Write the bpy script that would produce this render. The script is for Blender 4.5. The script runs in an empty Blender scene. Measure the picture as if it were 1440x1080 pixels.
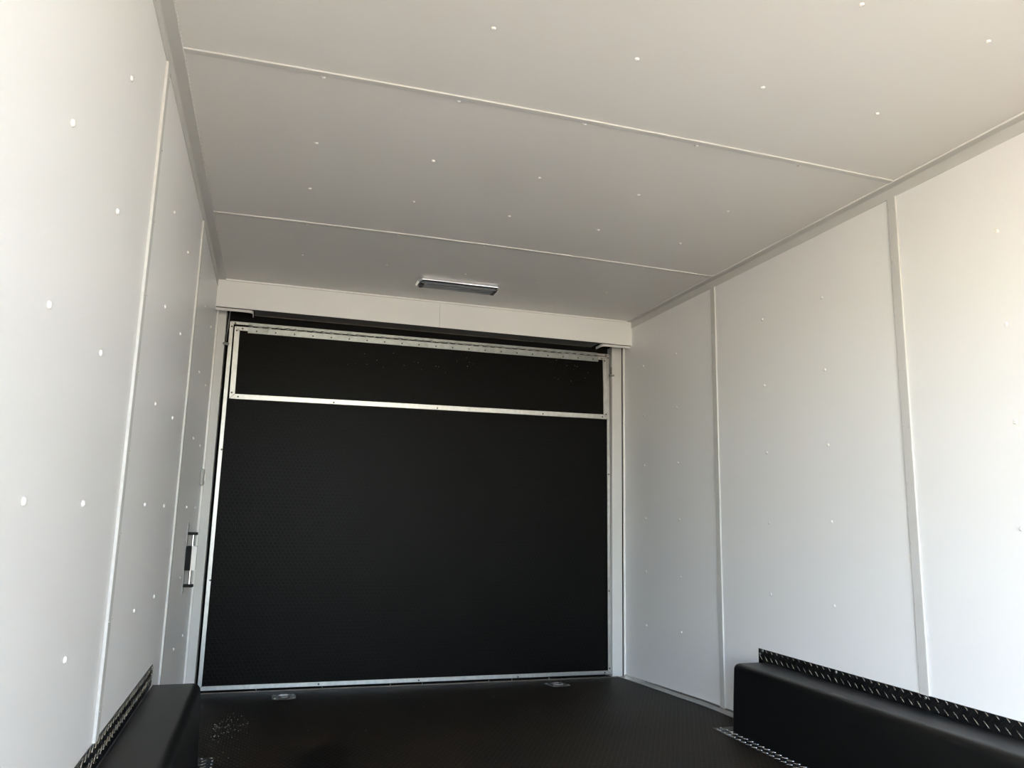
import bpy, bmesh, math, random
from mathutils import Vector, Matrix

random.seed(7)
scn = bpy.context.scene
col = scn.collection
PI = math.pi

# ------------------------------------------------------------------ camera, sky, sun, exposure
Wd, Ht = 2.5083, 2.1505            # interior width and ceiling height (m)
YO = -4.5                         # open end of the trailer, behind the view
cam = bpy.data.cameras.new('camera')
cam.sensor_fit = 'HORIZONTAL'
cam.sensor_width = 36.0
cam.lens = 36.0 * 1063.96 / 1440.0
cam.clip_start = 0.02
camo = bpy.data.objects.new('camera', cam)
col.objects.link(camo)
Rv = Vector((0.95291173, -0.30249809, 0.02131053))
Uv = Vector((-0.07182271, -0.15685952, 0.98500588))
Fv = Vector((0.29461964, 0.94015424, 0.17119951))
m = Matrix((Rv, Uv, -Fv)).transposed().to_4x4()
m.translation = Vector((0.35516, -3.33701, 0.9))
camo.matrix_world = m
scn.camera = camo

SUN_EL, SUN_AZ = math.radians(46), math.radians(-104)    # azimuth from +Y towards +X
world = bpy.data.worlds.new('sky')
scn.world = world
world.use_nodes = True
wn = world.node_tree.nodes
sky = wn.new('ShaderNodeTexSky')
sky.sky_type = 'NISHITA'
sky.sun_disc = False
sky.sun_elevation = SUN_EL
sky.sun_rotation = SUN_AZ
sky.air_density = 1.0
sky.dust_density = 1.2
sky.ozone_density = 1.0
world.node_tree.links.new(sky.outputs[0], wn['Background'].inputs[0])
wn['Background'].inputs[1].default_value = 0.49

sun = bpy.data.lights.new('sun', 'SUN')
sun.energy = 5.6
sun.color = (1.0, 0.86, 0.64)
sun.angle = math.radians(0.6)
suno = bpy.data.objects.new('sun', sun)
col.objects.link(suno)
sd = Vector((math.sin(SUN_AZ) * math.cos(SUN_EL), math.cos(SUN_AZ) * math.cos(SUN_EL), math.sin(SUN_EL)))
suno.rotation_euler = sd.to_track_quat('Z', 'Y').to_euler()
suno.location = (3, 3, 6)

scn.view_settings.view_transform = 'Standard'
scn.view_settings.look = 'None'
scn.view_settings.gamma = 1.0
scn.view_settings.use_curve_mapping = False
scn.view_settings.exposure = 2.25

# ------------------------------------------------------------------ materials
def new_mat(name, color, rough=0.5, metal=0.0, spec=0.5):
    mt = bpy.data.materials.new(name)
    mt.use_nodes = True
    b = mt.node_tree.nodes['Principled BSDF']
    b.inputs['Base Color'].default_value = (*color, 1)
    b.inputs['Roughness'].default_value = rough
    b.inputs['Metallic'].default_value = metal
    b.inputs['Specular IOR Level'].default_value = spec
    return mt, mt.node_tree, b

def add_noise(nt, b, scale, lo, hi, rough=None, bump=0.0, stretch=None, dist=0.001, detail=4):
    tc = nt.nodes.new('ShaderNodeTexCoord')
    src = tc.outputs['Object']
    if stretch:
        mp = nt.nodes.new('ShaderNodeMapping')
        mp.inputs['Scale'].default_value = stretch
        nt.links.new(src, mp.inputs[0]); src = mp.outputs[0]
    n = nt.nodes.new('ShaderNodeTexNoise')
    n.inputs['Scale'].default_value = scale
    n.inputs['Detail'].default_value = detail
    nt.links.new(src, n.inputs['Vector'])
    r = nt.nodes.new('ShaderNodeValToRGB')
    r.color_ramp.elements[0].position = 0.3
    r.color_ramp.elements[1].position = 0.7
    r.color_ramp.elements[0].color = (*lo, 1)
    r.color_ramp.elements[1].color = (*hi, 1)
    nt.links.new(n.outputs[0], r.inputs[0])
    nt.links.new(r.outputs[0], b.inputs['Base Color'])
    if rough:
        mr = nt.nodes.new('ShaderNodeMapRange')
        mr.inputs['To Min'].default_value = rough[0]
        mr.inputs['To Max'].default_value = rough[1]
        nt.links.new(n.outputs[0], mr.inputs[0])
        nt.links.new(mr.outputs[0], b.inputs['Roughness'])
    if bump:
        bp = nt.nodes.new('ShaderNodeBump')
        bp.inputs['Strength'].default_value = bump
        bp.inputs['Distance'].default_value = dist
        nt.links.new(n.outputs[0], bp.inputs['Height'])
        nt.links.new(bp.outputs[0], b.inputs['Normal'])
    return n, r

M = {}
M['wall'], nt, b = new_mat('white_wall_laminate', (.80, .79, .775), .36, 0, .5)
add_noise(nt, b, 1.2, (.865, .86, .85), (.89, .885, .875), (.34, .42))
M['ceil'], nt, b = new_mat('white_ceiling_laminate', (.78, .765, .745), .45, 0, .4)
add_noise(nt, b, 1.0, (.75, .73, .70), (.78, .76, .73), (.42, .5))
M['strip'], nt, b = new_mat('white_painted_strip', (.70, .69, .665), .4)
add_noise(nt, b, 9, (.63, .62, .595), (.65, .64, .615))
M['head'], nt, b = new_mat('white_painted_metal', (.80, .785, .755), .35)
add_noise(nt, b, 3, (.84, .83, .805), (.865, .855, .83), (.3, .4))
M['screw'], nt, b = new_mat('white_screw_cap', (.90, .88, .85), .12, 0, .8)
add_noise(nt, b, 60, (.88, .86, .83), (.92, .90, .87))
M['alu'], nt, b = new_mat('brushed_aluminium', (.70, .69, .67), .38, 1.0)
add_noise(nt, b, 14, (.50, .49, .475), (.62, .61, .59), (.34, .48), .06, (3, 5, 2))
M['zinc'], nt, b = new_mat('zinc_plated_steel', (.60, .62, .60), .36, 1.0)
add_noise(nt, b, 30, (.33, .35, .335), (.44, .455, .44), (.32, .46))
M['dark_screw'], nt, b = new_mat('dark_steel_screw', (.10, .095, .09), .4, .8)
add_noise(nt, b, 90, (.07, .065, .06), (.15, .14, .13))
M['chrome'], nt, b = new_mat('chrome', (.88, .88, .88), .08, 1.0)
add_noise(nt, b, 20, (.84, .84, .85), (.9, .9, .9))
M['black'], nt, b = new_mat('black_rubber', (.008, .008, .008), .7, 0, .2)
add_noise(nt, b, 40, (.0015, .0015, .0015), (.003, .003, .003))
M['box'], nt, b = new_mat('black_moulded_plastic', (.014, .014, .0138), .52, 0, .65)
add_noise(nt, b, 320, (.0006, .0006, .0006), (.0011, .0011, .0010), (.40, .46), .15, None, .0006, 3)
M['plate'], nt, b = new_mat('black_tread_plate', (.016, .016, .017), .2, .1, .6)
add_noise(nt, b, 25, (.005, .005, .0055), (.010, .010, .0105), (.26, .38))
M['lug'], nt, b = new_mat('glint_tread_lug', (.02, .02, .02), .2, .75, .9)  # lugs of one diagonal: their glint is put into a brighter colour
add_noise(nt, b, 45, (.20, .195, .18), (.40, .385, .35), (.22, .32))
M['lens'], nt, b = new_mat('smoked_grey_lens', (.17, .185, .20), .25, 0, .5)
add_noise(nt, b, 6, (.15, .165, .18), (.19, .205, .22))
M['grey_plastic'], nt, b = new_mat('grey_plastic', (.50, .495, .48), .5)
add_noise(nt, b, 30, (.48, .475, .46), (.52, .515, .50))
M['dark_plastic'], nt, b = new_mat('black_plastic', (.012, .012, .012), .5, 0, .15)
add_noise(nt, b, 30, (.003, .003, .003), (.005, .005, .005))
M['soffit'], nt, b = new_mat('mill_grey_soffit', (.30, .295, .285), .55)
add_noise(nt, b, 8, (.28, .275, .265), (.32, .315, .305))
M['pan'], nt, b = new_mat('dull_zinc_pan', (.2, .21, .205), .35, .9)
add_noise(nt, b, 40, (.12, .13, .125), (.24, .25, .245), (.28, .42))
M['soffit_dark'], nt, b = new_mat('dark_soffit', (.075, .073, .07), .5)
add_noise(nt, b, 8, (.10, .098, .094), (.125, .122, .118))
M['dull'], nt, b = new_mat('dull_threshold_metal', (.16, .13, .10), .5, .6)
add_noise(nt, b, 30, (.11, .09, .07), (.22, .18, .14))
M['debris'], nt, b = new_mat('pale_grit', (.55, .50, .42), .8)
add_noise(nt, b, 60, (.40, .36, .30), (.65, .60, .52))
M['ground'], nt, b = new_mat('sunlit_gravel', (.46, .40, .31), .9, 0, .2)
add_noise(nt, b, 5, (.46, .385, .27), (.58, .495, .355), None, .4, None, .01)

def hex_mat(name, axes, pitch, base, line, rough, rline, floor=False, bump=.5):
    """black film-faced ply with a raised hexagon mesh"""
    mt, nt, b = new_mat(name, base, rough, 0, .2 if floor else .085)
    N, L = nt.nodes, nt.links
    tc = N.new('ShaderNodeTexCoord')
    sp = N.new('ShaderNodeSeparateXYZ'); L.new(tc.outputs['Object'], sp.inputs[0])
    cb = N.new('ShaderNodeCombineXYZ')
    L.new(sp.outputs[axes[0]], cb.inputs[0]); L.new(sp.outputs[axes[1]], cb.inputs[1])
    def vm(op, a, bb):
        n = N.new('ShaderNodeVectorMath'); n.operation = op
        for i, s in enumerate((a, bb)):
            if s is None: continue
            if isinstance(s, tuple): n.inputs[i].default_value = s
            else: L.new(s, n.inputs[i])
        return n
    def mm(op, a, bb=None):
        n = N.new('ShaderNodeMath'); n.operation = op
        for i, s in enumerate((a, bb)):
            if s is None: continue
            if isinstance(s, (int, float)): n.inputs[i].default_value = s
            else: L.new(s, n.inputs[i])
        return n.outputs[0]
    s3 = math.sqrt(3)
    p = vm('ADD', vm('SCALE', cb.outputs[0], None).outputs[0], (400.0, 400.0 * s3, 0.0))
    p.inputs[0].links[0].from_node.inputs['Scale'].default_value = 1.0 / pitch
    r, h = (1.0, s3, 1.0), (.5, s3 / 2, 0.0)
    a = vm('SUBTRACT', vm('MODULO', p.outputs[0], r).outputs[0], h)
    bb = vm('SUBTRACT', vm('MODULO', vm('SUBTRACT', p.outputs[0], h).outputs[0], r).outputs[0], h)
    da = vm('DOT_PRODUCT', a.outputs[0], a.outputs[0]).outputs['Value']
    db = vm('DOT_PRODUCT', bb.outputs[0], bb.outputs[0]).outputs['Value']
    lt = mm('LESS_THAN', da, db)
    mx = N.new('ShaderNodeMix'); mx.data_type = 'VECTOR'
    L.new(lt, mx.inputs['Factor'])
    L.new(bb.outputs[0], mx.inputs['A'] if False else mx.inputs[4]); L.new(a.outputs[0], mx.inputs[5])
    g = vm('ABSOLUTE', mx.outputs[1], None)
    gs = N.new('ShaderNodeSeparateXYZ'); L.new(g.outputs[0], gs.inputs[0])
    d = mm('MAXIMUM', gs.outputs[0], mm('ADD', mm('MULTIPLY', gs.outputs[0], .5), mm('MULTIPLY', gs.outputs[1], s3 / 2)))
    edge = mm('SUBTRACT', .5, d)                       # 0 on the mesh line
    mr = N.new('ShaderNodeMapRange'); mr.interpolation_type = 'SMOOTHSTEP'
    mr.inputs['From Min'].default_value = .03; mr.inputs['From Max'].default_value = .12
    mr.inputs['To Min'].default_value = 1; mr.inputs['To Max'].default_value = 0
    L.new(edge, mr.inputs[0])
    ln = mr.outputs[0]
    nz = N.new('ShaderNodeTexNoise'); nz.inputs['Scale'].default_value = 2.6; nz.inputs['Detail'].default_value = 6
    L.new(tc.outputs['Object'], nz.inputs['Vector'])
    rp = N.new('ShaderNodeValToRGB')
    e = rp.color_ramp.elements
    e[0].position, e[1].position = .35, .72
    e[0].color = (*base, 1)
    e[1].color = (*[c * (1.9 if floor else 1.25) * w for c, w in zip(base, (1.08, 1.0, .9))], 1)
    L.new(nz.outputs[0], rp.inputs[0])
    mc = N.new('ShaderNodeMix'); mc.data_type = 'RGBA'
    L.new(ln, mc.inputs[0]); L.new(rp.outputs[0], mc.inputs[6]); mc.inputs[7].default_value = (*line, 1)  # mesh lines lighter than the ply: their sheen is put into the colour
    last = mc.outputs[2]
    if floor:                                          # pale scuffs and one dark wet patch
        nz2 = N.new('ShaderNodeTexNoise'); nz2.inputs['Scale'].default_value = 9; nz2.inputs['Detail'].default_value = 5
        mp = N.new('ShaderNodeMapping'); mp.inputs['Scale'].default_value = (.35, 2.2, 1); mp.inputs['Rotation'].default_value = (0, 0, .25)
        L.new(tc.outputs['Object'], mp.inputs[0]); L.new(mp.outputs[0], nz2.inputs['Vector'])
        r2 = N.new('ShaderNodeValToRGB'); r2.color_ramp.elements[0].position = .62; r2.color_ramp.elements[1].position = .78
        r2.color_ramp.elements[0].color = (0, 0, 0, 1); r2.color_ramp.elements[1].color = (.35, .35, .35, 1)
        L.new(nz2.outputs[0], r2.inputs[0])
        m2 = N.new('ShaderNodeMix'); m2.data_type = 'RGBA'
        L.new(r2.outputs[0], m2.inputs[0]); L.new(last, m2.inputs[6]); m2.inputs[7].default_value = (.050, .038, .028, 1)
        # wet patch
        ds = vm('DISTANCE', vm('MULTIPLY', tc.outputs['Object'], (1.0, .95, 0.0)).outputs[0], (.60, -.285, 0.0)).outputs['Value']
        nz3 = N.new('ShaderNodeTexNoise'); nz3.inputs['Scale'].default_value = 7; nz3.inputs['Detail'].default_value = 3
        L.new(tc.outputs['Object'], nz3.inputs['Vector'])
        dd = mm('ADD', ds, mm('MULTIPLY', nz3.outputs[0], .22))
        mr3 = N.new('ShaderNodeMapRange'); mr3.inputs['From Min'].default_value = .21; mr3.inputs['From Max'].default_value = .27
        mr3.inputs['To Min'].default_value = .75; mr3.inputs['To Max'].default_value = 0
        L.new(dd, mr3.inputs[0])
        m3 = N.new('ShaderNodeMix'); m3.data_type = 'RGBA'
        L.new(mr3.outputs[0], m3.inputs[0]); L.new(m2.outputs[2], m3.inputs[6]); m3.inputs[7].default_value = (.0008, .0007, .0006, 1)
        last = m3.outputs[2]
    L.new(last, b.inputs['Base Color'])
    rr = N.new('ShaderNodeMapRange'); rr.inputs['To Min'].default_value = rough; rr.inputs['To Max'].default_value = rline
    L.new(ln, rr.inputs[0]); L.new(rr.outputs[0], b.inputs['Roughness'])
    bp = N.new('ShaderNodeBump'); bp.inputs['Strength'].default_value = bump; bp.inputs['Distance'].default_value = .0012
    L.new(ln, bp.inputs['Height']); L.new(bp.outputs[0], b.inputs['Normal'])
    return mt

M['hex_door'] = hex_mat('black_hex_film_ply', (0, 2), .0225, (.0006, .0005, .0004), (.0085, .0078, .0066), .44, .26)
M['hex_floor'] = hex_mat('black_hex_floor_ply', (0, 1), .0225, (.0112, .0086, .0060), (.0155, .0130, .0100), .6, .5, True, .7)

# ------------------------------------------------------------------ mesh helpers
def quad_prism(bm, front, back):
    """front and back: two rings with the same count -> closed prism"""
    a = [bm.verts.new(v) for v in front]
    c = [bm.verts.new(v) for v in back]
    n = len(a)
    bm.faces.new(a); bm.faces.new(c[::-1])
    for i in range(n):
        j = (i + 1) % n
        bm.faces.new((a[j], a[i], c[i], c[j]))

def box(bm, x0, x1, y0, y1, z0, z1):
    quad_prism(bm, [(x0, y0, z0), (x1, y0, z0), (x1, y0, z1), (x0, y0, z1)],
               [(x0, y1, z0), (x1, y1, z0), (x1, y1, z1), (x0, y1, z1)])

def extrude_y(bm, prof, y0, y1):          # prof: list of (x, z)
    quad_prism(bm, [(x, y0, z) for x, z in prof], [(x, y1, z) for x, z in prof])

def cyl(bm, p0, p1, r, n=10, r1=None):
    p0, p1 = Vector(p0), Vector(p1)
    q = (p1 - p0).to_track_quat('Z', 'Y')
    r1 = r if r1 is None else r1
    A = [p0 + q @ Vector((r * math.cos(t), r * math.sin(t), 0)) for t in [2 * PI * i / n for i in range(n)]]
    B = [p1 + q @ Vector((r1 * math.cos(t), r1 * math.sin(t), 0)) for t in [2 * PI * i / n for i in range(n)]]
    quad_prism(bm, A, B)

def finish(name, bm, mat, parent=None, bevel=0.0, seg=1, smooth=False):
    bmesh.ops.recalc_face_normals(bm, faces=bm.faces)
    if bevel:
        es = [e for e in bm.edges if len(e.link_faces) == 2 and e.calc_face_angle(0) > .5]
        bmesh.ops.bevel(bm, geom=es, offset=bevel, segments=seg, affect='EDGES', profile=.5)
    me = bpy.data.meshes.new(name)
    bm.to_mesh(me); bm.free()
    me.materials.append(mat)
    if smooth:
        for p in me.polygons: p.use_smooth = True
        me.set_sharp_from_angle(angle=math.radians(40))
    o = bpy.data.objects.new(name, me)
    col.objects.link(o)
    if parent is not None:
        wl = world_loc(parent)
        me.transform(Matrix.Translation(-wl))
        o.parent = parent
    return o

def world_loc(o):
    v = Vector(o.location)
    while o.parent is not None:
        o = o.parent; v += Vector(o.location)
    return v

def rebase(o, p):
    """move a top-level mesh's origin to p without moving the mesh (before children are added)"""
    p = Vector(p); o.data.transform(Matrix.Translation(Vector(o.location) - p)); o.location = p

def place(name, mesh, parent, loc, rot=None):
    o = bpy.data.objects.new(name, mesh)
    col.objects.link(o)
    o.parent = parent
    o.location = Vector(loc) - world_loc(parent)
    if rot is not None: o.rotation_euler = rot
    return o

def empty(name, loc, **kw):
    o = bpy.data.objects.new(name, None)
    o.location = loc
    o.empty_display_size = .05
    col.objects.link(o)
    for k, v in kw.items(): o[k] = v
    return o

def struct(o, label=None):
    o['kind'] = 'structure'
    if label: o['label'] = label
    return o

def thing(o, label, cat, group=None):
    o['label'] = label; o['category'] = cat
    if group: o['group'] = group
    return o

def quick(name, mat, parent, *boxes, bevel=0.0, seg=1, smooth=False):
    bm = bmesh.new()
    for bx in boxes: box(bm, *bx)
    return finish(name, bm, mat, parent, bevel, seg, smooth)

def dome_mesh(name, r, h, mat, n=10, recess=True):
    """low screw cap, axis +Z, base on z=0"""
    bm = bmesh.new()
    rings = [(r, 0), (r * .96, h * .35), (r * .72, h * .8), (r * .34, h)]
    if recess: rings += [(r * .22, h * .72)]
    prev = None
    for rr, z in rings:
        cur = [bm.verts.new((rr * math.cos(2 * PI * i / n), rr * math.sin(2 * PI * i / n), z)) for i in range(n)]
        if prev:
            for i in range(n):
                j = (i + 1) % n
                bm.faces.new((prev[i], prev[j], cur[j], cur[i]))
        prev = cur
    bm.faces.new(prev)
    me = bpy.data.meshes.new(name)
    bm.to_mesh(me); bm.free()
    for p in me.polygons: p.use_smooth = True
    me.materials.append(mat)
    return me

CAP = dome_mesh('screw_cap', .0070, .0050, M['screw'])
TINY = dome_mesh('pin_head', .0028, .0010, M['strip'], 8, True)
STEEL = dome_mesh('steel_screw', .0052, .0026, M['dark_screw'], 8)
ZSCREW = dome_mesh('zinc_screw', .0060, .0034, M['zinc'], 8)
BRIGHT = dome_mesh('bright_screw', .0075, .0040, M['alu'], 8)
FACE_PX = (0, PI / 2, 0)           # dome axis -> +X
FACE_NX = (0, -PI / 2, 0)
FACE_NY = (PI / 2, 0, 0)           # dome axis -> -Y
FACE_NZ = (PI, 0, 0)

def crown(x, y):                   # the roof is a touch higher along its middle
    u = (x - Wd / 2) / (Wd / 2)
    t = min(1, max(0, (.97 - y) / .6)); t = t * t * (3 - 2 * t)
    return .013 * (1 - u * u) * t

def floorz(x, y):                  # flat, then a beaver tail falling towards the ramp door
    d, w = y - .02, .22
    d = 0 if d < -w else (d if d > w else (d + w) ** 2 / (4 * w))
    return .013 - .011 * x / Wd - d * .0545

YJ, YD, YH = 1.09, 1.115, .9715    # jamb face, door face, header face

# ------------------------------------------------------------------ ground outside the open end
bm = bmesh.new()
box(bm, -40, 40, -60, 30, -.75, -.60)
struct(finish('ground', bm, M['ground']))

# ------------------------------------------------------------------ floor
bm = bmesh.new()
ys = [YO] + [-.20 + .044 * k for k in range(11)] + [YJ + .08]
for x0, x1 in ((-.02, Wd + .02),):
    top = [[bm.verts.new((x, y, floorz(x, y))) for x in (x0, x1)] for y in ys]
    bot = [[bm.verts.new((x, y, floorz(x, y) - .05)) for x in (x0, x1)] for y in ys]
    for i in range(len(ys) - 1):
        bm.faces.new((top[i][0], top[i][1], top[i + 1][1], top[i + 1][0]))
        bm.faces.new((bot[i + 1][0], bot[i + 1][1], bot[i][1], bot[i][0]))
        for k in (0, 1):
            bm.faces.new((top[i][k], top[i + 1][k], bot[i + 1][k], bot[i][k]))
    bm.faces.new((top[0][0], bot[0][0], bot[0][1], top[0][1]))
    bm.faces.new((top[-1][0], top[-1][1], bot[-1][1], bot[-1][0]))
struct(finish('floor', bm, M['hex_floor'], smooth=True))

# ------------------------------------------------------------------ side walls
seams_l = [-2.46, -1.2384, -.0265]
seams_r = [-2.44, -1.22, 0.0]
BW = .041
L_SCREWS = [(-1.629, 1.826), (-2.008, 1.524), (-1.616, 1.523), (-2.008, 1.213), (-1.618, 1.213), (-2.008, .905), (-1.619, .905), (-1.618, .607),
            (-.827, 1.83), (-.411, 1.836), (-.824, 1.519), (-.398, 1.528), (-.815, 1.214), (-.384, 1.22), (-.82, .908), (-.378, .906), (-.405, .599), (-.815, .601),
            (.396, 1.838), (.776, 1.83), (.399, 1.526), (.78, 1.522), (.423, 1.219), (.791, 1.215), (.41, .905), (.83, .906), (.418, .596), (.794, .292), (.417, .29)]
R_SCREWS = [(.818, 1.831), (.416, 1.83), (.814, 1.521), (.416, 1.521), (.811, 1.215), (.411, 1.208), (.802, .9), (.406, .898), (.805, .591), (.401, .589), (.803, .284), (.403, .303),
            (-.389, 1.834), (-.387, 1.519), (-.797, 1.83), (-.793, 1.522), (-.79, 1.21), (-.387, 1.207), (-.386, .892), (-.788, .903), (-.38, .58), (-.78, .576),
            (-1.61, 1.826), (-1.611, 1.521), (-1.612, 1.214), (-1.6, .893), (-1.61, .59)]
for z in (1.83, 1.522, 1.213, .905, .6):
    R_SCREWS.append((-2.01, z))
    for y in (-2.83,):
        L_SCREWS.append((y, z)); R_SCREWS.append((y, z))
L_SCREWS += [(-2.008, 1.828), (-2.008, .6)]

DOOR_Y0, DOOR_Y1, DOOR_Z = -4.35, -3.25, 2.0      # open side doorway in the left wall, behind the view

def side_wall(name, sgn, seams, screws, doorway=False):
    X = 0.0 if sgn > 0 else Wd
    f = lambda d: X + sgn * d                       # d metres into the room
    lo = lambda a, c: (min(a, c), max(a, c))
    xx = lo(f(-.06), f(-.005))
    if doorway:
        parts = [(*xx, YO, DOOR_Y0, -.30, Ht + .10), (*xx, DOOR_Y1, 1.30, -.30, Ht + .10), (*xx, DOOR_Y0, DOOR_Y1, DOOR_Z, Ht + .10), (*xx, DOOR_Y0, DOOR_Y1, -.30, -.01)]
    else:
        parts = [(*xx, YO, 1.30, -.30, Ht + .10)]
    wall = struct(quick(name, M['soffit'], None, *parts))
    cuts = [YO] + ([DOOR_Y0, DOOR_Y1] if doorway else []) + list(seams if not doorway else seams[1:]) + [YJ]
    rot = FACE_PX if sgn > 0 else FACE_NX
    for i in range(len(cuts) - 1):
        a, c = cuts[i], cuts[i + 1]
        p = quick('wall_panel', M['wall'], wall, (*lo(f(-.006), f(0)), a + .0015, c - .0015, DOOR_Z if (doorway and i == 1) else -.12, Ht))
        for y, z in screws:
            if a < y <= c and not (doorway and i == 1): place('screw', CAP, p, (f(0), y, z), rot)
    for y in (seams[1:] if doorway else seams):     # cover strip over each joint: a low flat cap with eased edges
        bm = bmesh.new()
        zs, z1 = (-.02 if y > -.27 else (.352 if sgn > 0 else .335)), Ht - .0424
        pr = [(f(-.002), y), (f(.0062), y), (f(.0070), y + .0015), (f(.0064), y + BW - .003), (f(.0045), y + BW), (f(-.002), y + BW)]
        quad_prism(bm, [(px, py, zs) for px, py in pr], [(px, py, z1) for px, py in pr])
        st = finish('joint_strip', bm, M['strip'], wall)
        bm = bmesh.new()
        z = .42
        while z < Ht - .08:
            for yy, dz in ((y + .009, 0), (y + .033, .006)):
                cyl(bm, (f(.006), yy, z + dz), (f(.0085), yy, z + dz), .0017, 6)
            z += .205
        pn = finish('pin_head', bm, M['grey_plastic'], st); pn['kind'] = 'stuff'
    # bead that closes the wall beside the jamb
    quick('end_bead', M['screw'], wall, (*lo(f(0), f(.010)), YJ - .013, YJ + .001, -.05, Ht - .1), bevel=.0015)
    return wall

wall_left = side_wall('wall_left', 1, seams_l, L_SCREWS, True)
wall_right = side_wall('wall_right', -1, seams_r, R_SCREWS)

# end wall: body structure around the ramp door, behind the jambs
wall_back = struct(quick('wall_back', M['black'], None, (-.06, Wd + .06, 1.215, 1.27, -.30, Ht + .10)))

# unseen wall piece added behind the view to block light on the right
wall_front_blocker = struct(quick('wall_front_blocker', M['wall'], None, (1.95, Wd, YO, YO + .05, -.05, Ht)))

# ------------------------------------------------------------------ ceiling
ceiling = struct(quick('ceiling', M['soffit'], None, (-.06, Wd + .06, YO, 1.30, Ht + .035, Ht + .10)))
C_SEAMS = [-2.47, -1.252, -.038]
CS = [(0.422, -0.796), (0.42, -0.403), (0.834, -0.796), (0.832, -0.409), (0.424, -0.0055), (0.832, -0.0055), (0.424, 0.425), (0.845, 0.437), (1.265, 0.441), (1.244, -0.795), (1.662, -0.788), (2.077, -0.778), (1.248, -0.399), (1.666, -0.39), (2.082, -0.381), (1.246, -0.0055), (2.082, -0.0045), (1.676, 0.444), (2.092, 0.454), (1.662, -1.2195), (0.828, -1.597), (1.245, -1.598), (0.826, -1.2195), (1.248, -1.2195), (1.662, -1.988), (2.073, -1.984), (1.658, -1.596), (2.079, -1.2195), (0.417, -1.2195)]
CS += [(.42, -1.6), (.42, -1.99), (.83, -1.99), (1.245, -1.99), (2.073, -1.596)]
for x in (.42, .83, 1.245, 1.66, 2.075): CS += [(x, -2.85)]

def ceil_sheet(y0, y1, z_off, thick, nx=14):
    bm = bmesh.new()
    xs = [Wd * i / nx for i in range(nx + 1)]
    yy = [y0, y1] if y1 < .3 else [y0] + [t for t in (.37, .5, .62, .75, .88) if y0 < t < y1] + [y1]
    for s, o in ((0, z_off), (1, z_off + thick)):
        g = [[bm.verts.new((x, y, Ht + crown(x, y) + o)) for x in xs] for y in yy]
        for i in range(len(yy) - 1):
            for j in range(nx):
                bm.faces.new((g[i][j], g[i][j + 1], g[i + 1][j + 1], g[i + 1][j]))
    return bm

cuts = [YO] + C_SEAMS + [YH + .01]
for i in range(len(cuts) - 1):
    a, c = cuts[i], cuts[i + 1]
    p = finish('ceiling_panel', ceil_sheet(a + .001, c - .001, 0, .006), M['ceil'], ceiling, smooth=True)
    for x, y in CS:
        if a < y <= c: place('screw', CAP, p, (x, y, Ht + crown(x, y)), FACE_NZ)
for y in C_SEAMS:
    bm = bmesh.new()
    nx = 14
    prof = [(y, .001), (y, -.0042), (y + .001, -.0048), (y + .021, -.0046), (y + .024, -.003), (y + .024, .001)]
    rows = []
    for i in range(nx + 1):
        x = .0403 + (Wd - .0806) * i / nx
        rows.append([bm.verts.new((x, py, Ht + crown(x, py) + pz)) for py, pz in prof])
    for i in range(nx):
        for k in range(len(prof)):
            k2 = (k + 1) % len(prof)
            bm.faces.new((rows[i][k], rows[i][k2], rows[i + 1][k2], rows[i + 1][k]))
    bm.faces.new(rows[0]); bm.faces.new(rows[-1][::-1])
    finish('joint_strip', bm, M['strip'], ceiling)

# cove angles where wall and ceiling meet
def cove(name, sgn):
    X = 0.0 if sgn > 0 else Wd
    f = lambda d: X + sgn * d
    bm = bmesh.new()
    t = .0040
    pr = [(f(.000), Ht), (f(.0403), Ht + .0005), (f(.0403), Ht - t), (f(t + .002), Ht - t), (f(t), Ht - t - .002), (f(t), Ht - .0424), (f(.000), Ht - .0424)]
    extrude_y(bm, pr, YO, YH + .002)
    o = struct(finish(name, bm, M['strip']))
    quick('edge_highlight', M['screw'], o, (*sorted((f(.0385), f(.0412))), YO, YH + .001, Ht - t - .0022, Ht - .0005))  # white bead added to draw the bright line of the trim's lit edge
    y = YO + .2
    while y < YH:
        for loc, rot in (((f(.030), y, Ht - t), FACE_NZ), ((f(t), y + .08, Ht - .031), FACE_PX if sgn > 0 else FACE_NX)):
            place('pin_head', TINY, o, loc, rot)
        y += .41
    return o
cove('trim_1', 1)
cove('trim_2', -1)

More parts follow.
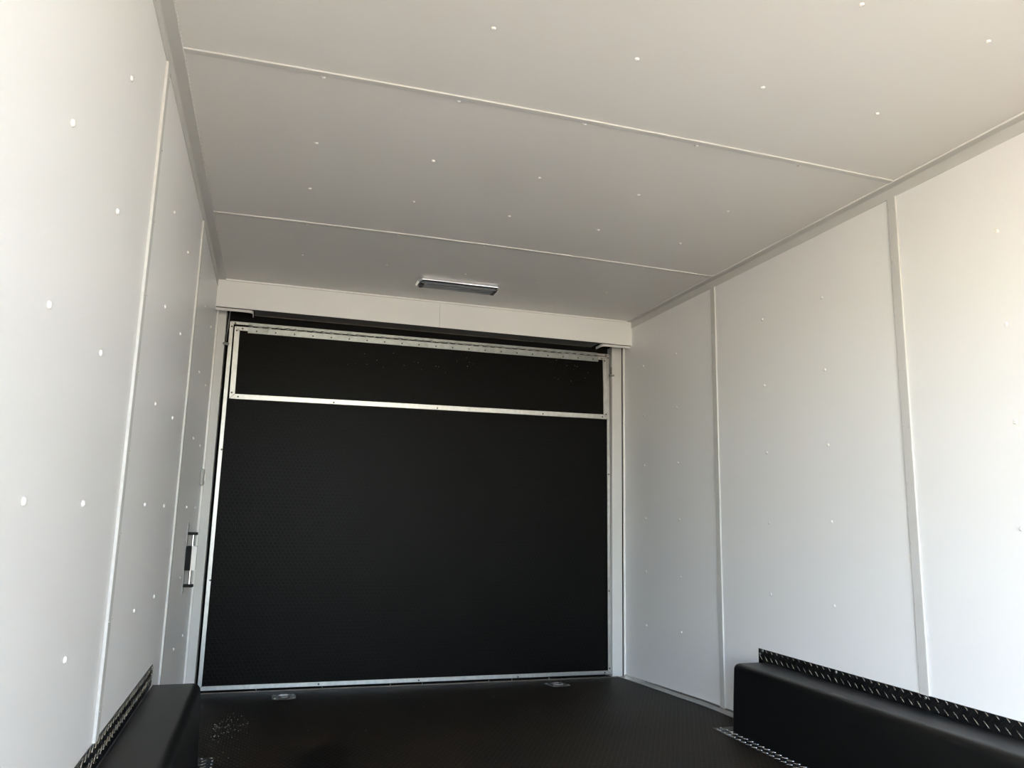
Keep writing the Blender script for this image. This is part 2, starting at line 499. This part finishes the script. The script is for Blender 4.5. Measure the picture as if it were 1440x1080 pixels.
# ------------------------------------------------------------------ header box over the ramp door
ZH = 1.9931
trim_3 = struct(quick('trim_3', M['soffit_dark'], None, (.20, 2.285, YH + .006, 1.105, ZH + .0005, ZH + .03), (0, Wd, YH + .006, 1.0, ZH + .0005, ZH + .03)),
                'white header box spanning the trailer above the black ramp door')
SX = 1.245
for a, c in ((0.0, SX - .0007), (SX + .0007, Wd)):
    quick('header_panel', M['head'], trim_3, (a, c, YH, YH + .006, ZH, Ht + .012), bevel=.0008)
quick('soffit_lip', M['dull'], trim_3, (.20, 2.285, 1.103, 1.107, ZH - .0022, ZH + .002))
bm = bmesh.new()
box(bm, .0403, Wd - .0403, YH - .012, YH + .001, Ht - .0085, Ht + .001)
finish('header_bead', bm, M['screw'], trim_3, bevel=.0015)
def pulley_slot(x_wall, sgn):
    """pressed lip round the cable slot at one end of the soffit"""
    f = lambda d: x_wall + sgn * d
    bm = bmesh.new()
    path = [(0, .998), (.165, .998)]
    for k in range(1, 6):
        t = k / 5 * PI / 2
        path.append((.165 + .03 * math.sin(t), .998 + .03 * (1 - math.cos(t))))
    path.append((.195, 1.10))
    z0, z1 = ZH - .013, ZH + .002
    for k in range(len(path) - 1):
        (a, b0), (c, d) = path[k], path[k + 1]
        n = Vector((d - b0, -(c - a))); n.normalize(); n *= .0045
        pts = [(f(a), b0), (f(c), d), (f(c - n.x), d - n.y), (f(a - n.x), b0 - n.y)]
        quad_prism(bm, [(x, y, z0) for x, y in pts], [(x, y, z1) for x, y in pts])
    finish('slot_lip', bm, M['head'], trim_3)
pulley_slot(0, 1)
pulley_slot(Wd, -1)
struct(quick('trim_9', M['black'], None, (0.0, Wd, 1.165, 1.20, 1.90, 2.12)), 'black rubber seal above the ramp door')

# ------------------------------------------------------------------ jambs, threshold, floor angles
def jamb(name, x0, x1, groove):
    return struct(quick(name, M['strip'], None, (x0, x1, YJ + .003, 1.20, -.07, ZH + .012), bevel=.003, seg=2))
jamb('trim_4', -.002, .0525, 0)
jamb('trim_5', 2.4255, 2.4945, 0)
struct(quick('trim_10', M['black'], None, (2.494, Wd + .002, 1.102, 1.20, -.07, ZH + .01)), 'dark groove beside the right jamb')

bm = bmesh.new()
for xa, xb in ((.05, 2.46),):
    y0, y1 = 1.078, 1.092
    fr = [(xa, y0, floorz(xa, y0)), (xb, y0, floorz(xb, y0)), (xb, y0, floorz(xb, y0) + .003), (xa, y0, floorz(xa, y0) + .003)]
    bk = [(x, y1, z) for x, y, z in fr]
    quad_prism(bm, fr, bk)
trim_6 = struct(finish('trim_6', bm, M['dull']), 'thin metal threshold strip at the foot of the ramp door')
for x in (.36, .70, 1.07, 1.25, 1.64, 1.78, 2.01, 2.42):
    bm = bmesh.new()
    z = floorz(x, 1.085) + .003
    cyl(bm, (x, 1.086, z - .001), (x, 1.086, z + .010), .0032, 8)
    finish('bolt', bm, M['zinc'], trim_6)

def floor_angle(name, sgn):
    X = 0.0 if sgn > 0 else Wd
    f = lambda d: X + sgn * d
    bm = bmesh.new()
    rows = []
    cuts = [-.30 if sgn < 0 else -.26] + [-.20 + .044 * k for k in range(11)] + [YJ - .004]
    for y in cuts:
        z = floorz(X, y)
        up = .016
        pr = [(f(0), z + up), (f(.003), z + up), (f(.006), z + up * .55), (f(.016), z + .0065), (f(.030), z + .0035), (f(.046), z + .003), (f(.046), z - .001), (f(0), z - .001)]
        rows.append([bm.verts.new((px, y, pz)) for px, pz in pr])
    for i in range(len(cuts) - 1):
        for k in range(8):
            bm.faces.new((rows[i][k], rows[i][(k + 1) % 8], rows[i + 1][(k + 1) % 8], rows[i + 1][k]))
    bm.faces.new(rows[0]); bm.faces.new(rows[-1][::-1])
    o = struct(finish(name, bm, M['alu']))
    for y in (.02, .41, .807, 1.075):
        place('screw', ZSCREW, o, (f(.004), y, floorz(X, y) + .010), FACE_PX if sgn > 0 else FACE_NX)
    return o
floor_angle('baseboard_left', 1)
floor_angle('baseboard_right', -1)

# ------------------------------------------------------------------ ramp door
door = empty('door_1', (1.245, YD, -.04), kind='structure', label='black hex-patterned ramp door with aluminium edging and a hinged top flap')
TL, TR, BR, BL = (.0709, 1.9506), (2.4169, 1.9572), (2.4255, -.0442), (.0676, -.0363)
def ring_strips(parent, TL, TR, BR, BL, wt, wr, wb, wl, y, depth, mat, name='edge_strip', skip=()):
    def inset(c, dx, dz): return (c[0] + dx, c[1] + dz)
    tl, tr, br, bl = inset(TL, wl, -wt), inset(TR, -wr, -wt), inset(BR, -wr, wb), inset(BL, wl, wb)
    out = {}
    for nm, q in (('top', (TL, TR, tr, tl)), ('right', (TR, BR, br, tr)), ('bottom', (BR, BL, bl, br)), ('left', (BL, TL, tl, bl))):
        if nm in skip: continue
        cx = sum(p[0] for p in q) / 4; cz = sum(p[1] for p in q) / 4
        bm = bmesh.new()
        g = .0010                                                   # hairline mitre
        pts = [(x + (cx - x) / max(abs(cx - x), abs(cz - z), 1e-6) * g, z + (cz - z) / max(abs(cx - x), abs(cz - z), 1e-6) * g) for x, z in q]
        quad_prism(bm, [(x, y, z) for x, z in pts], [(x, y + depth, z) for x, z in pts])
        out[nm] = finish(name, bm, mat, parent, bevel=.0007)
    return out
bm = bmesh.new()
quad_prism(bm, [(TL[0] + .002, YD + .003, TL[1] - .002), (TR[0] - .002, YD + .003, TR[1] - .002), (BR[0] - .002, YD + .003, BR[1] + .002), (BL[0] + .002, YD + .003, BL[1] + .002)],
           [(TL[0] + .002, YD + .045, TL[1] - .002), (TR[0] - .002, YD + .045, TR[1] - .002), (BR[0] - .002, YD + .045, BR[1] + .002), (BL[0] + .002, YD + .045, BL[1] + .002)])
finish('door_panel', bm, M['hex_door'], door)
ring_strips(door, TL, TR, BR, BL, .016, .019, .022, .0205, YD, .047, M['alu'])
for x, z in [(.085, 1.224), (.085, .525), (2.411, 1.172), (2.413, .45), (.683, -.028), (1.235, -.031), (1.826, -.036), (2.385, -.034), (2.416, -.01), (.10, 1.941), (.083, 1.92), (2.39, 1.948), (2.407, 1.932)]:
    place('screw', STEEL, door, (x, YD - .0003, z), FACE_NY)

# hinged flap across the top of the door
YF = 1.092
fTL, fTR, fBR, fBL = (.0995, 1.9181), (2.3854, 1.9329), (2.3929, 1.5243), (.1024, 1.5053)
bm = bmesh.new()
fl = lambda y, e: [(fTL[0] + e, y, fTL[1] - e), (fTR[0] - e, y, fTR[1] - e), (fBR[0] - e, y, fBR[1] + e), (fBL[0] + e, y, fBL[1] + e)]
quad_prism(bm, fl(YF + .003, .003), fl(YD - .0005, .003))
flap = finish('flap', bm, M['hex_door'], door)
flap['label'] = 'narrow hinged black flap with aluminium edging across the top of the ramp door'
ring_strips(flap, fTL, fTR, fBR, fBL, .022, .027, .0285, .028, YF, .021, M['alu'])
for x, z in [(.148, 1.519), (.669, 1.5205), (1.277, 1.5255), (1.951, 1.5315), (2.357, 1.537), (.113, 1.54), (2.382, 1.555), (.142, 1.908), (.112, 1.894), (2.352, 1.919), (2.372, 1.905)]:
    place('screw', STEEL, flap, (x, YF - .0003, z), FACE_NY)
# piano hinge: lower leaf on the flap, knuckles above it
hz = lambda x: 1.9205 + (x - .171) * .0052      # top of the leaf
x0, x1 = .171, 2.327
bm = bmesh.new()
quad_prism(bm, [(x0, YF - .003, hz(x0) - .036), (x1, YF - .003, hz(x1) - .036), (x1, YF - .003, hz(x1) - .002), (x0, YF - .003, hz(x0) - .002)],
           [(x0, YF + .001, hz(x0) - .036), (x1, YF + .001, hz(x1) - .036), (x1, YF + .001, hz(x1) - .002), (x0, YF + .001, hz(x0) - .002)])
leaf = finish('hinge_leaf', bm, M['zinc'], flap, bevel=.0006)
bm = bmesh.new()
quad_prism(bm, [(x0, YD - .006, hz(x0) + .006), (x1, YD - .006, hz(x1) + .006), (x1, YD - .006, hz(x1) + .027), (x0, YD - .006, hz(x0) + .027)],
           [(x0, YD - .001, hz(x0) + .006), (x1, YD - .001, hz(x1) + .006), (x1, YD - .001, hz(x1) + .027), (x0, YD - .001, hz(x0) + .027)])
finish('hinge_leaf', bm, M['zinc'], door, bevel=.0006)
bm = bmesh.new()
cyl(bm, (x0, YF + .004, hz(x0) + .0045), (x1, YF + .004, hz(x1) + .0045), .0026, 8)
finish('hinge_pin', bm, M['dark_screw'], flap)
bm = bmesh.new(); cyl(bm, (-.0125, 0, 0), (.0125, 0, 0), .0058, 10)
bmesh.ops.recalc_face_normals(bm, faces=bm.faces)
KN = bpy.data.meshes.new('hinge_knuckle'); bm.to_mesh(KN); bm.free(); KN.materials.append(M['zinc'])
for p in KN.polygons: p.use_smooth = len(p.vertices) == 4
x = x0 + .013
while x < x1 - .01:
    place('hinge_knuckle', KN, flap, (x, YF + .002, hz(x) + .0045))
    x += .05
for k in range(21):
    x = .218 + k * .1035
    if x > 2.31: break
    place('screw', STEEL, flap, (x, YF - .0028, hz(x) - .0225), FACE_NY)
def washer(x):
    bm = bmesh.new()
    z = hz(x) - .0185
    for r0, r1, y0, y1 in ((.0115, .0095, YF - .0045, YF - .002), (.0060, .0050, YF - .006, YF - .004)):
        cyl(bm, (x, y1, z), (x, y0, z), r0, 14, r1)
    finish('lock_bolt', bm, M['zinc'], flap)
for x in (.272, 1.197, 2.217): washer(x)
# small pale flecks stuck to the flap
bm = bmesh.new()
for k in range(34):
    cx = random.choice((1.18, 1.40, 2.15, 2.2, .9)) + random.gauss(0, .09)
    if not .2 < cx < 2.33: continue
    cz = 1.80 + random.gauss(0, .055)
    r = random.uniform(.0011, .0024)
    cyl(bm, (cx, YF + .0035, cz), (cx + .0005, YF + .0012, cz), r, 5, r * .4)
o = finish('dust_fleck', bm, M['debris'], flap); o['kind'] = 'stuff'

# ------------------------------------------------------------------ lift cables beside the door
def cable(x, xt, zb, zt, label):
    t = empty('lift_cable', (x, YJ + .008, zb), label=label, category='cable')
    bm = bmesh.new(); cyl(bm, (xt, YJ + .008, zt), (x, YJ + .008, zb + .006), .0024, 8)
    finish('wire', bm, M['zinc'], t, smooth=True)
    bm = bmesh.new(); cyl(bm, (x, YJ + .008, zb + .055), (x, YJ + .008, zb + .005), .0042, 8)
    finish('ferrule', bm, M['dark_screw'], t, smooth=True)
    bm = bmesh.new(); cyl(bm, (x, YJ + .040, zb), (x, YJ - .002, zb), .0055, 8)
    finish('eye_bolt', bm, M['zinc'], t, smooth=True)
    bm = bmesh.new(); cyl(bm, (x - .016, YJ + .004, zb), (x + .018, YJ + .004, zb), .0075, 6)
    finish('hex_nut', bm, M['zinc'], t)
    return t
cable(.0600, .0700, 1.814, 2.03, 'thin steel lift cable with bolt in the gap left of the ramp door')
cable(2.4215, 2.4270, 1.813, 2.03, 'thin steel lift cable with bolt in the gap right of the ramp door')

# ------------------------------------------------------------------ wheel well boxes with tread plate flanges
def lug_bm(bm, c, u, v, n, ln=.027, w=.0040, h=.0018):
    """lens shaped raised lug centred at c, long along u, up along n"""
    prof = [(-.5, 0), (-.28, .36), (0, .5), (.28, .36), (.5, 0), (.28, -.36), (0, -.5), (-.28, -.36)]
    low = [bm.verts.new(c + u * (a * ln) + v * (b_ * w)) for a, b_ in prof]
    top = [bm.verts.new(c + u * (a * ln * .84) + v * (b_ * w * .45) + n * h) for a, b_ in prof]
    bm.faces.new(top)
    for i in range(8):
        j = (i + 1) % 8
        bm.faces.new((low[i], low[j], top[j], top[i]))

def tread(parent, O, U, V, Nn, lu, lv, keep=None, pu=.0365, pv=.034, ou=0.0, ov=0.0):
    """alternating lugs on a plate whose corner is O with sides U*lu, V*lv"""
    d1 = (U + V).normalized(); d2 = (U - V).normalized()
    bms = (bmesh.new(), bmesh.new())
    for i in range(int(lu / pu) + 2):
        for j in range(-1, int(lv / pv) + 2):
            for bm, du, dv, a, b_ in ((bms[0], 0, 0, d1, d2), (bms[1], .5, .5, d2, d1)):
                s, t = ou + (i + du) * pu, ov + (j + dv) * pv
                if not (.008 < s < lu - .008): continue
                ln = .027
                room = min(t, lv - t)                       # clip lugs that run off the plate edge
                if room < -.004: continue
                if room < .0095:
                    cut = .0095 - room
                    sgn_ = 1 if t < lv / 2 else -1
                    t += sgn_ * cut * .5; ln = .027 - cut * 1.414
                    s += (1 if (a is d1) == (sgn_ > 0) else -1) * cut * .5
                    if ln < .008: continue
                c = O + U * s + V * t
                if keep and not keep(c): continue
                lug_bm(bm, c, a, b_, Nn, ln)
    for bm, mt in zip(bms, (M['lug'], M['plate'])):  # first diagonal takes the glint-bright colour, second the plain plate colour
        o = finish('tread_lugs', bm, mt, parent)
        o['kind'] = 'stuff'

def wheel_box(sgn, top_in, bot_in, y_end, z_top, zf, fl_x, fl_y, zu0, zu1, up_y, upper_screws, floor_screws, label):
    X = 0.0 if sgn > 0 else Wd
    f = lambda d: X + sgn * d
    y_near = -2.45
    t = empty('wheel_well_box', (f(.08), (y_end + y_near) / 2, zf), label=label, category='wheel box')
    # shell: drafted sides, generous radius along the top edges
    bm = bmesh.new()
    zb = zf - .004
    WX = .013
    low = [(f(WX), y_near, zb), (f(bot_in), y_near, zb), (f(bot_in), y_end, zb), (f(WX), y_end, zb)]
    dy = .006
    up = [(f(WX), y_near + dy, z_top), (f(top_in), y_near + dy, z_top), (f(top_in), y_end - dy, z_top), (f(WX), y_end - dy, z_top)]
    a = [bm.verts.new(p) for p in low]; c = [bm.verts.new(p) for p in up]
    bm.faces.new(a); bm.faces.new(c)
    for i in range(4):
        j = (i + 1) % 4
        bm.faces.new((a[i], a[j], c[j], c[i]))
    bmesh.ops.recalc_face_normals(bm, faces=bm.faces)
    es = []
    for e in bm.edges:
        on_wall = all(abs(v.co.x - f(WX)) < 1e-5 for v in e.verts)
        if on_wall: continue
        if all(abs(v.co.z - zb) < 1e-5 for v in e.verts): continue
        es.append(e)
    bmesh.ops.bevel(bm, geom=es, offset=.027, segments=6, affect='EDGES', profile=.5)
    finish('shell', bm, M['box'], t, smooth=True)
    # upright flange on the wall
    bm = bmesh.new()
    x0, x1 = sorted((f(.0005), f(.0035)))
    y_far = up_y
    box(bm, x0, x1, y_near, y_far, zu0 - .012, zu1)
    upf = finish('wall_flange', bm, M['plate'], t)
    n = Vector((sgn, 0, 0))
    O = Vector((f(.0035), y_near, zu0))
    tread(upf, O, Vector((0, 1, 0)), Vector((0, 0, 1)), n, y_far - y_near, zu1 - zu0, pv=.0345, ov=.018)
    for y, z in upper_screws:
        place('screw', ZSCREW, upf, (f(.0035), y, z), FACE_PX if sgn > 0 else FACE_NX)
    # flat flange on the floor, along the side and round the far end
    bm = bmesh.new()
    fz = lambda x, y: floorz(x, y)
    ring = [(f(bot_in - .004), y_near), (f(fl_x), y_near), (f(fl_x), fl_y), (f(.05), fl_y), (f(.05), y_end - .006), (f(bot_in - .004), y_end - .006)]
    zf2 = zf + .0028
    quad_prism(bm, [(x, y, zf2) for x, y in ring], [(x, y, zf - .004) for x, y in ring])
    ff = finish('floor_flange', bm, M['plate'], t)
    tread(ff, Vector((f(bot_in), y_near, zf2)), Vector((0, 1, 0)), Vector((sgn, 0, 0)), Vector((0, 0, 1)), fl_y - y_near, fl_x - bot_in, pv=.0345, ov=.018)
    for x, y in floor_screws:
        place('screw', ZSCREW, ff, (x, y, zf2))
    return t

wheel_box(1, .170, .183, -.272, .289, .0122, .232, -.222, .293, .352, -.270,
          [(-.279, .342), (-.281, .320), (-.80, .342), (-1.20, .345), (-1.62, .345), (-2.05, .345)], [(.222, -.235), (.19, -.235), (.218, -.66), (.218, -1.05)],
          'long black moulded wheel box along the left wall below the bar latch')
wheel_box(-1, Wd - 2.337, Wd - 2.327, -.312, .286, .0028, Wd - 2.267, -.262, .280, .335, -.279,
          [(-.310, .328), (-.289, .312), (-.776, .327), (-1.201, .326), (-1.63, .326), (-2.05, .326)], [(2.305, -.272), (2.280, -.287), (2.276, -.655), (2.276, -1.05)],
          'long black moulded wheel box along the right wall')

# ------------------------------------------------------------------ ceiling light
LX0, LX1, LY0, LY1 = 1.034, 1.500, .545, .680
lz = Ht + .004
lt = empty('ceiling_light', ((LX0 + LX1) / 2, (LY0 + LY1) / 2, lz), label='slim chrome strip light with a grey lens on the ceiling near the ramp door', category='ceiling light')
def oct_ring(x0, x1, y0, y1, c, z):
    return [(x0 + c, y0, z), (x1 - c, y0, z), (x1, y0 + c, z), (x1, y1 - c, z), (x1 - c, y1, z), (x0 + c, y1, z), (x0, y1 - c, z), (x0, y0 + c, z)]
bm = bmesh.new()
ringsz = [oct_ring(LX0, LX1, LY0, LY1, .020, lz + .008), oct_ring(LX0, LX1, LY0, LY1, .020, lz - .012), oct_ring(LX0 + .006, LX1 - .006, LY0 + .006, LY1 - .006, .018, lz - .020),
          oct_ring(LX0 + .012, LX1 - .012, LY0 + .012, LY1 - .012, .016, lz - .020), oct_ring(LX0 + .014, LX1 - .014, LY0 + .014, LY1 - .014, .016, lz - .010)]
vs = [[bm.verts.new(p) for p in r] for r in ringsz]
bm.faces.new(vs[0]); bm.faces.new(vs[-1])
for a, c in zip(vs, vs[1:]):
    for i in range(8):
        j = (i + 1) % 8
        bm.faces.new((a[i], a[j], c[j], c[i]))
finish('bezel', bm, M['chrome'], lt, bevel=.0012)
bm = bmesh.new()
quad_prism(bm, oct_ring(LX0 + .0155, LX1 - .0155, LY0 + .0155, LY1 - .0155, .015, lz - .009), oct_ring(LX0 + .024, LX1 - .024, LY0 + .024, LY1 - .024, .012, lz - .026))
lens = finish('lens', bm, M['lens'], lt, bevel=.002, seg=2)
for k in range(3):
    y = LY0 + .040 + k * .020
    quick('lens_rib', M['lens'], lens, (LX0 + .035, LX1 - .035, y - .002, y + .002, lz - .0285, lz - .0255), bevel=.0008)
for xx in (LX0 + .028, LX1 - .028):
    quick('end_clip', M['dark_plastic'], lt, (xx - .010, xx + .010, LY0 + .030, LY1 - .030, lz - .0295, lz - .024), bevel=.002)

# ------------------------------------------------------------------ recessed floor rings
def floor_ring(cx, cy, rot, label):
    t = empty('floor_tie_down', (cx, cy, floorz(cx, cy)), label=label, category='tie-down ring', group='tie-down rings in the floor')
    loc = Vector((cx, cy, floorz(cx, cy)))
    def put(bm, name, mat, **k):
        bmesh.ops.translate(bm, vec=loc, verts=bm.verts)
        return finish(name, bm, mat, t, **k)
    def stadium(a, b_, r, n=5):
        pts = []
        for sx, sy, st in ((1, 1, 0), (-1, 1, 1), (-1, -1, 2), (1, -1, 3)):
            for k in range(n + 1):
                th = (st + k / n) * PI / 2
                pts.append((sx * (a - r) + r * math.cos(th), sy * (b_ - r) + r * math.sin(th)))
        return pts
    # pan plate with a sunk tray
    bm = bmesh.new()
    R0 = stadium(.059, .070, .026); R1 = stadium(.040, .050, .016); R2 = stadium(.034, .044, .012)
    seq = [[(x, y, -.0005) for x, y in R0], [(x, y, .0024) for x, y in [(p * .975, q_ * .975) for p, q_ in R0]], [(x, y, .0024) for x, y in R1], [(x, y, .0006) for x, y in R2]]
    vs = [[bm.verts.new(p) for p in r] for r in seq]
    for a, c in zip(vs, vs[1:]):
        for i in range(len(a)):
            j = (i + 1) % len(a)
            bm.faces.new((a[i], a[j], c[j], c[i]))
    bm.faces.new(vs[-1]); bm.faces.new(vs[0][::-1])
    plate = put(bm, 'pan_plate', M['pan'], smooth=True)
    # D shaped ring lying in the tray
    bm = bmesh.new()
    pts = [(-.026, .028), (.026, .028)] + [(.026 * math.cos(th), -.006 - .026 * math.sin(th)) for th in [k / 10 * PI for k in range(11)]]
    for k in range(len(pts)):
        p, q_ = pts[k], pts[(k + 1) % len(pts)]
        cyl(bm, (p[0], p[1], .0052), (q_[0], q_[1], .0052), .0042, 8)
    put(bm, 'ring', M['alu'], smooth=True)
    bm = bmesh.new(); box(bm, -.018, .018, .021, .036, .001, .0105)
    put(bm, 'strap', M['alu'], bevel=.002)
    for sx in (-1, 1):
        for sy in (-1, 1):
            place('screw', BRIGHT, t, loc + Vector((sx * .046, sy * .048, .0022)))
    t.rotation_euler = (math.atan(-.0545), 0, rot)
    return t
floor_ring(.497, .888, 0.0, 'zinc recessed tie-down ring in the black floor at the left foot of the ramp door')
floor_ring(1.993, .905, 0.12, 'zinc recessed tie-down ring in the black floor at the right foot of the ramp door')

# ------------------------------------------------------------------ bar latch and catch on the left wall
la = empty('bar_latch', (0, .555, .665), label='vertical bar latch with black brackets and a white-faced grip on the left wall', category='latch')
quick('back_plate', M['grey_plastic'], la, (.0002, .0035, .545, .600, .510, .838), bevel=.001)
for z in (.785, .548):
    bk = quick('bracket', M['dark_plastic'], la, (.002, .047, .548, .576, z - .007, z + .006), bevel=.0015)
bm = bmesh.new(); cyl(bm, (.0275, .562, .552), (.0275, .562, .785), .0055, 12)
finish('rod', bm, M['chrome'], la, smooth=True)
quick('grip_body', M['dark_plastic'], la, (.003, .0275, .540, .585, .617, .728), bevel=.002)
quick('grip_face', M['screw'], la, (.0275, .050, .540, .585, .617, .728), bevel=.003, seg=2)
for z in (.822, .525):
    place('screw', ZSCREW, la, (.0035, .572, z), FACE_PX)

ca = empty('door_catch', (0, .995, 1.06), label='small rounded grey catch on the left wall edge beside the ramp door', category='catch')
bm = bmesh.new(); box(bm, .0, .017, .965, 1.030, 1.022, 1.108)
finish('cover', bm, M['grey_plastic'], ca, bevel=.006, seg=3, smooth=True)
quick('tongue', M['head'], ca, (.004, .024, 1.028, 1.050, 1.045, 1.085), bevel=.002)

# ------------------------------------------------------------------ grit on the floor
bm = bmesh.new()
def chip(x, y, r):
    z = floorz(x, y)
    pts = [Vector((x, y, z)) + Vector((r * math.cos(a) * random.uniform(.6, 1), r * math.sin(a) * random.uniform(.6, 1), 0)) for a in [k * 2 * PI / 5 for k in range(5)]]
    top = Vector((x, y, z + r * .8))
    v = [bm.verts.new(p) for p in pts]; tv = bm.verts.new(top)
    bm.faces.new(v[::-1])
    for i in range(5): bm.faces.new((v[i], v[(i + 1) % 5], tv))
for k in range(85):
    x = .20 + abs(random.gauss(0, .09)); y = .18 + random.gauss(0, .13) + (x - .2) * .8
    chip(x, min(y, 1.0), random.uniform(.0010, .0030))
for k in range(60):
    chip(random.uniform(.25, 2.35), random.uniform(-.25, 1.0), random.uniform(.0008, .0022))
grit = finish('grit', bm, M['debris'])
grit['kind'] = 'stuff'
grit['label'] = 'pale grit scattered on the black floor beside the left wheel box'
grit['category'] = 'debris'
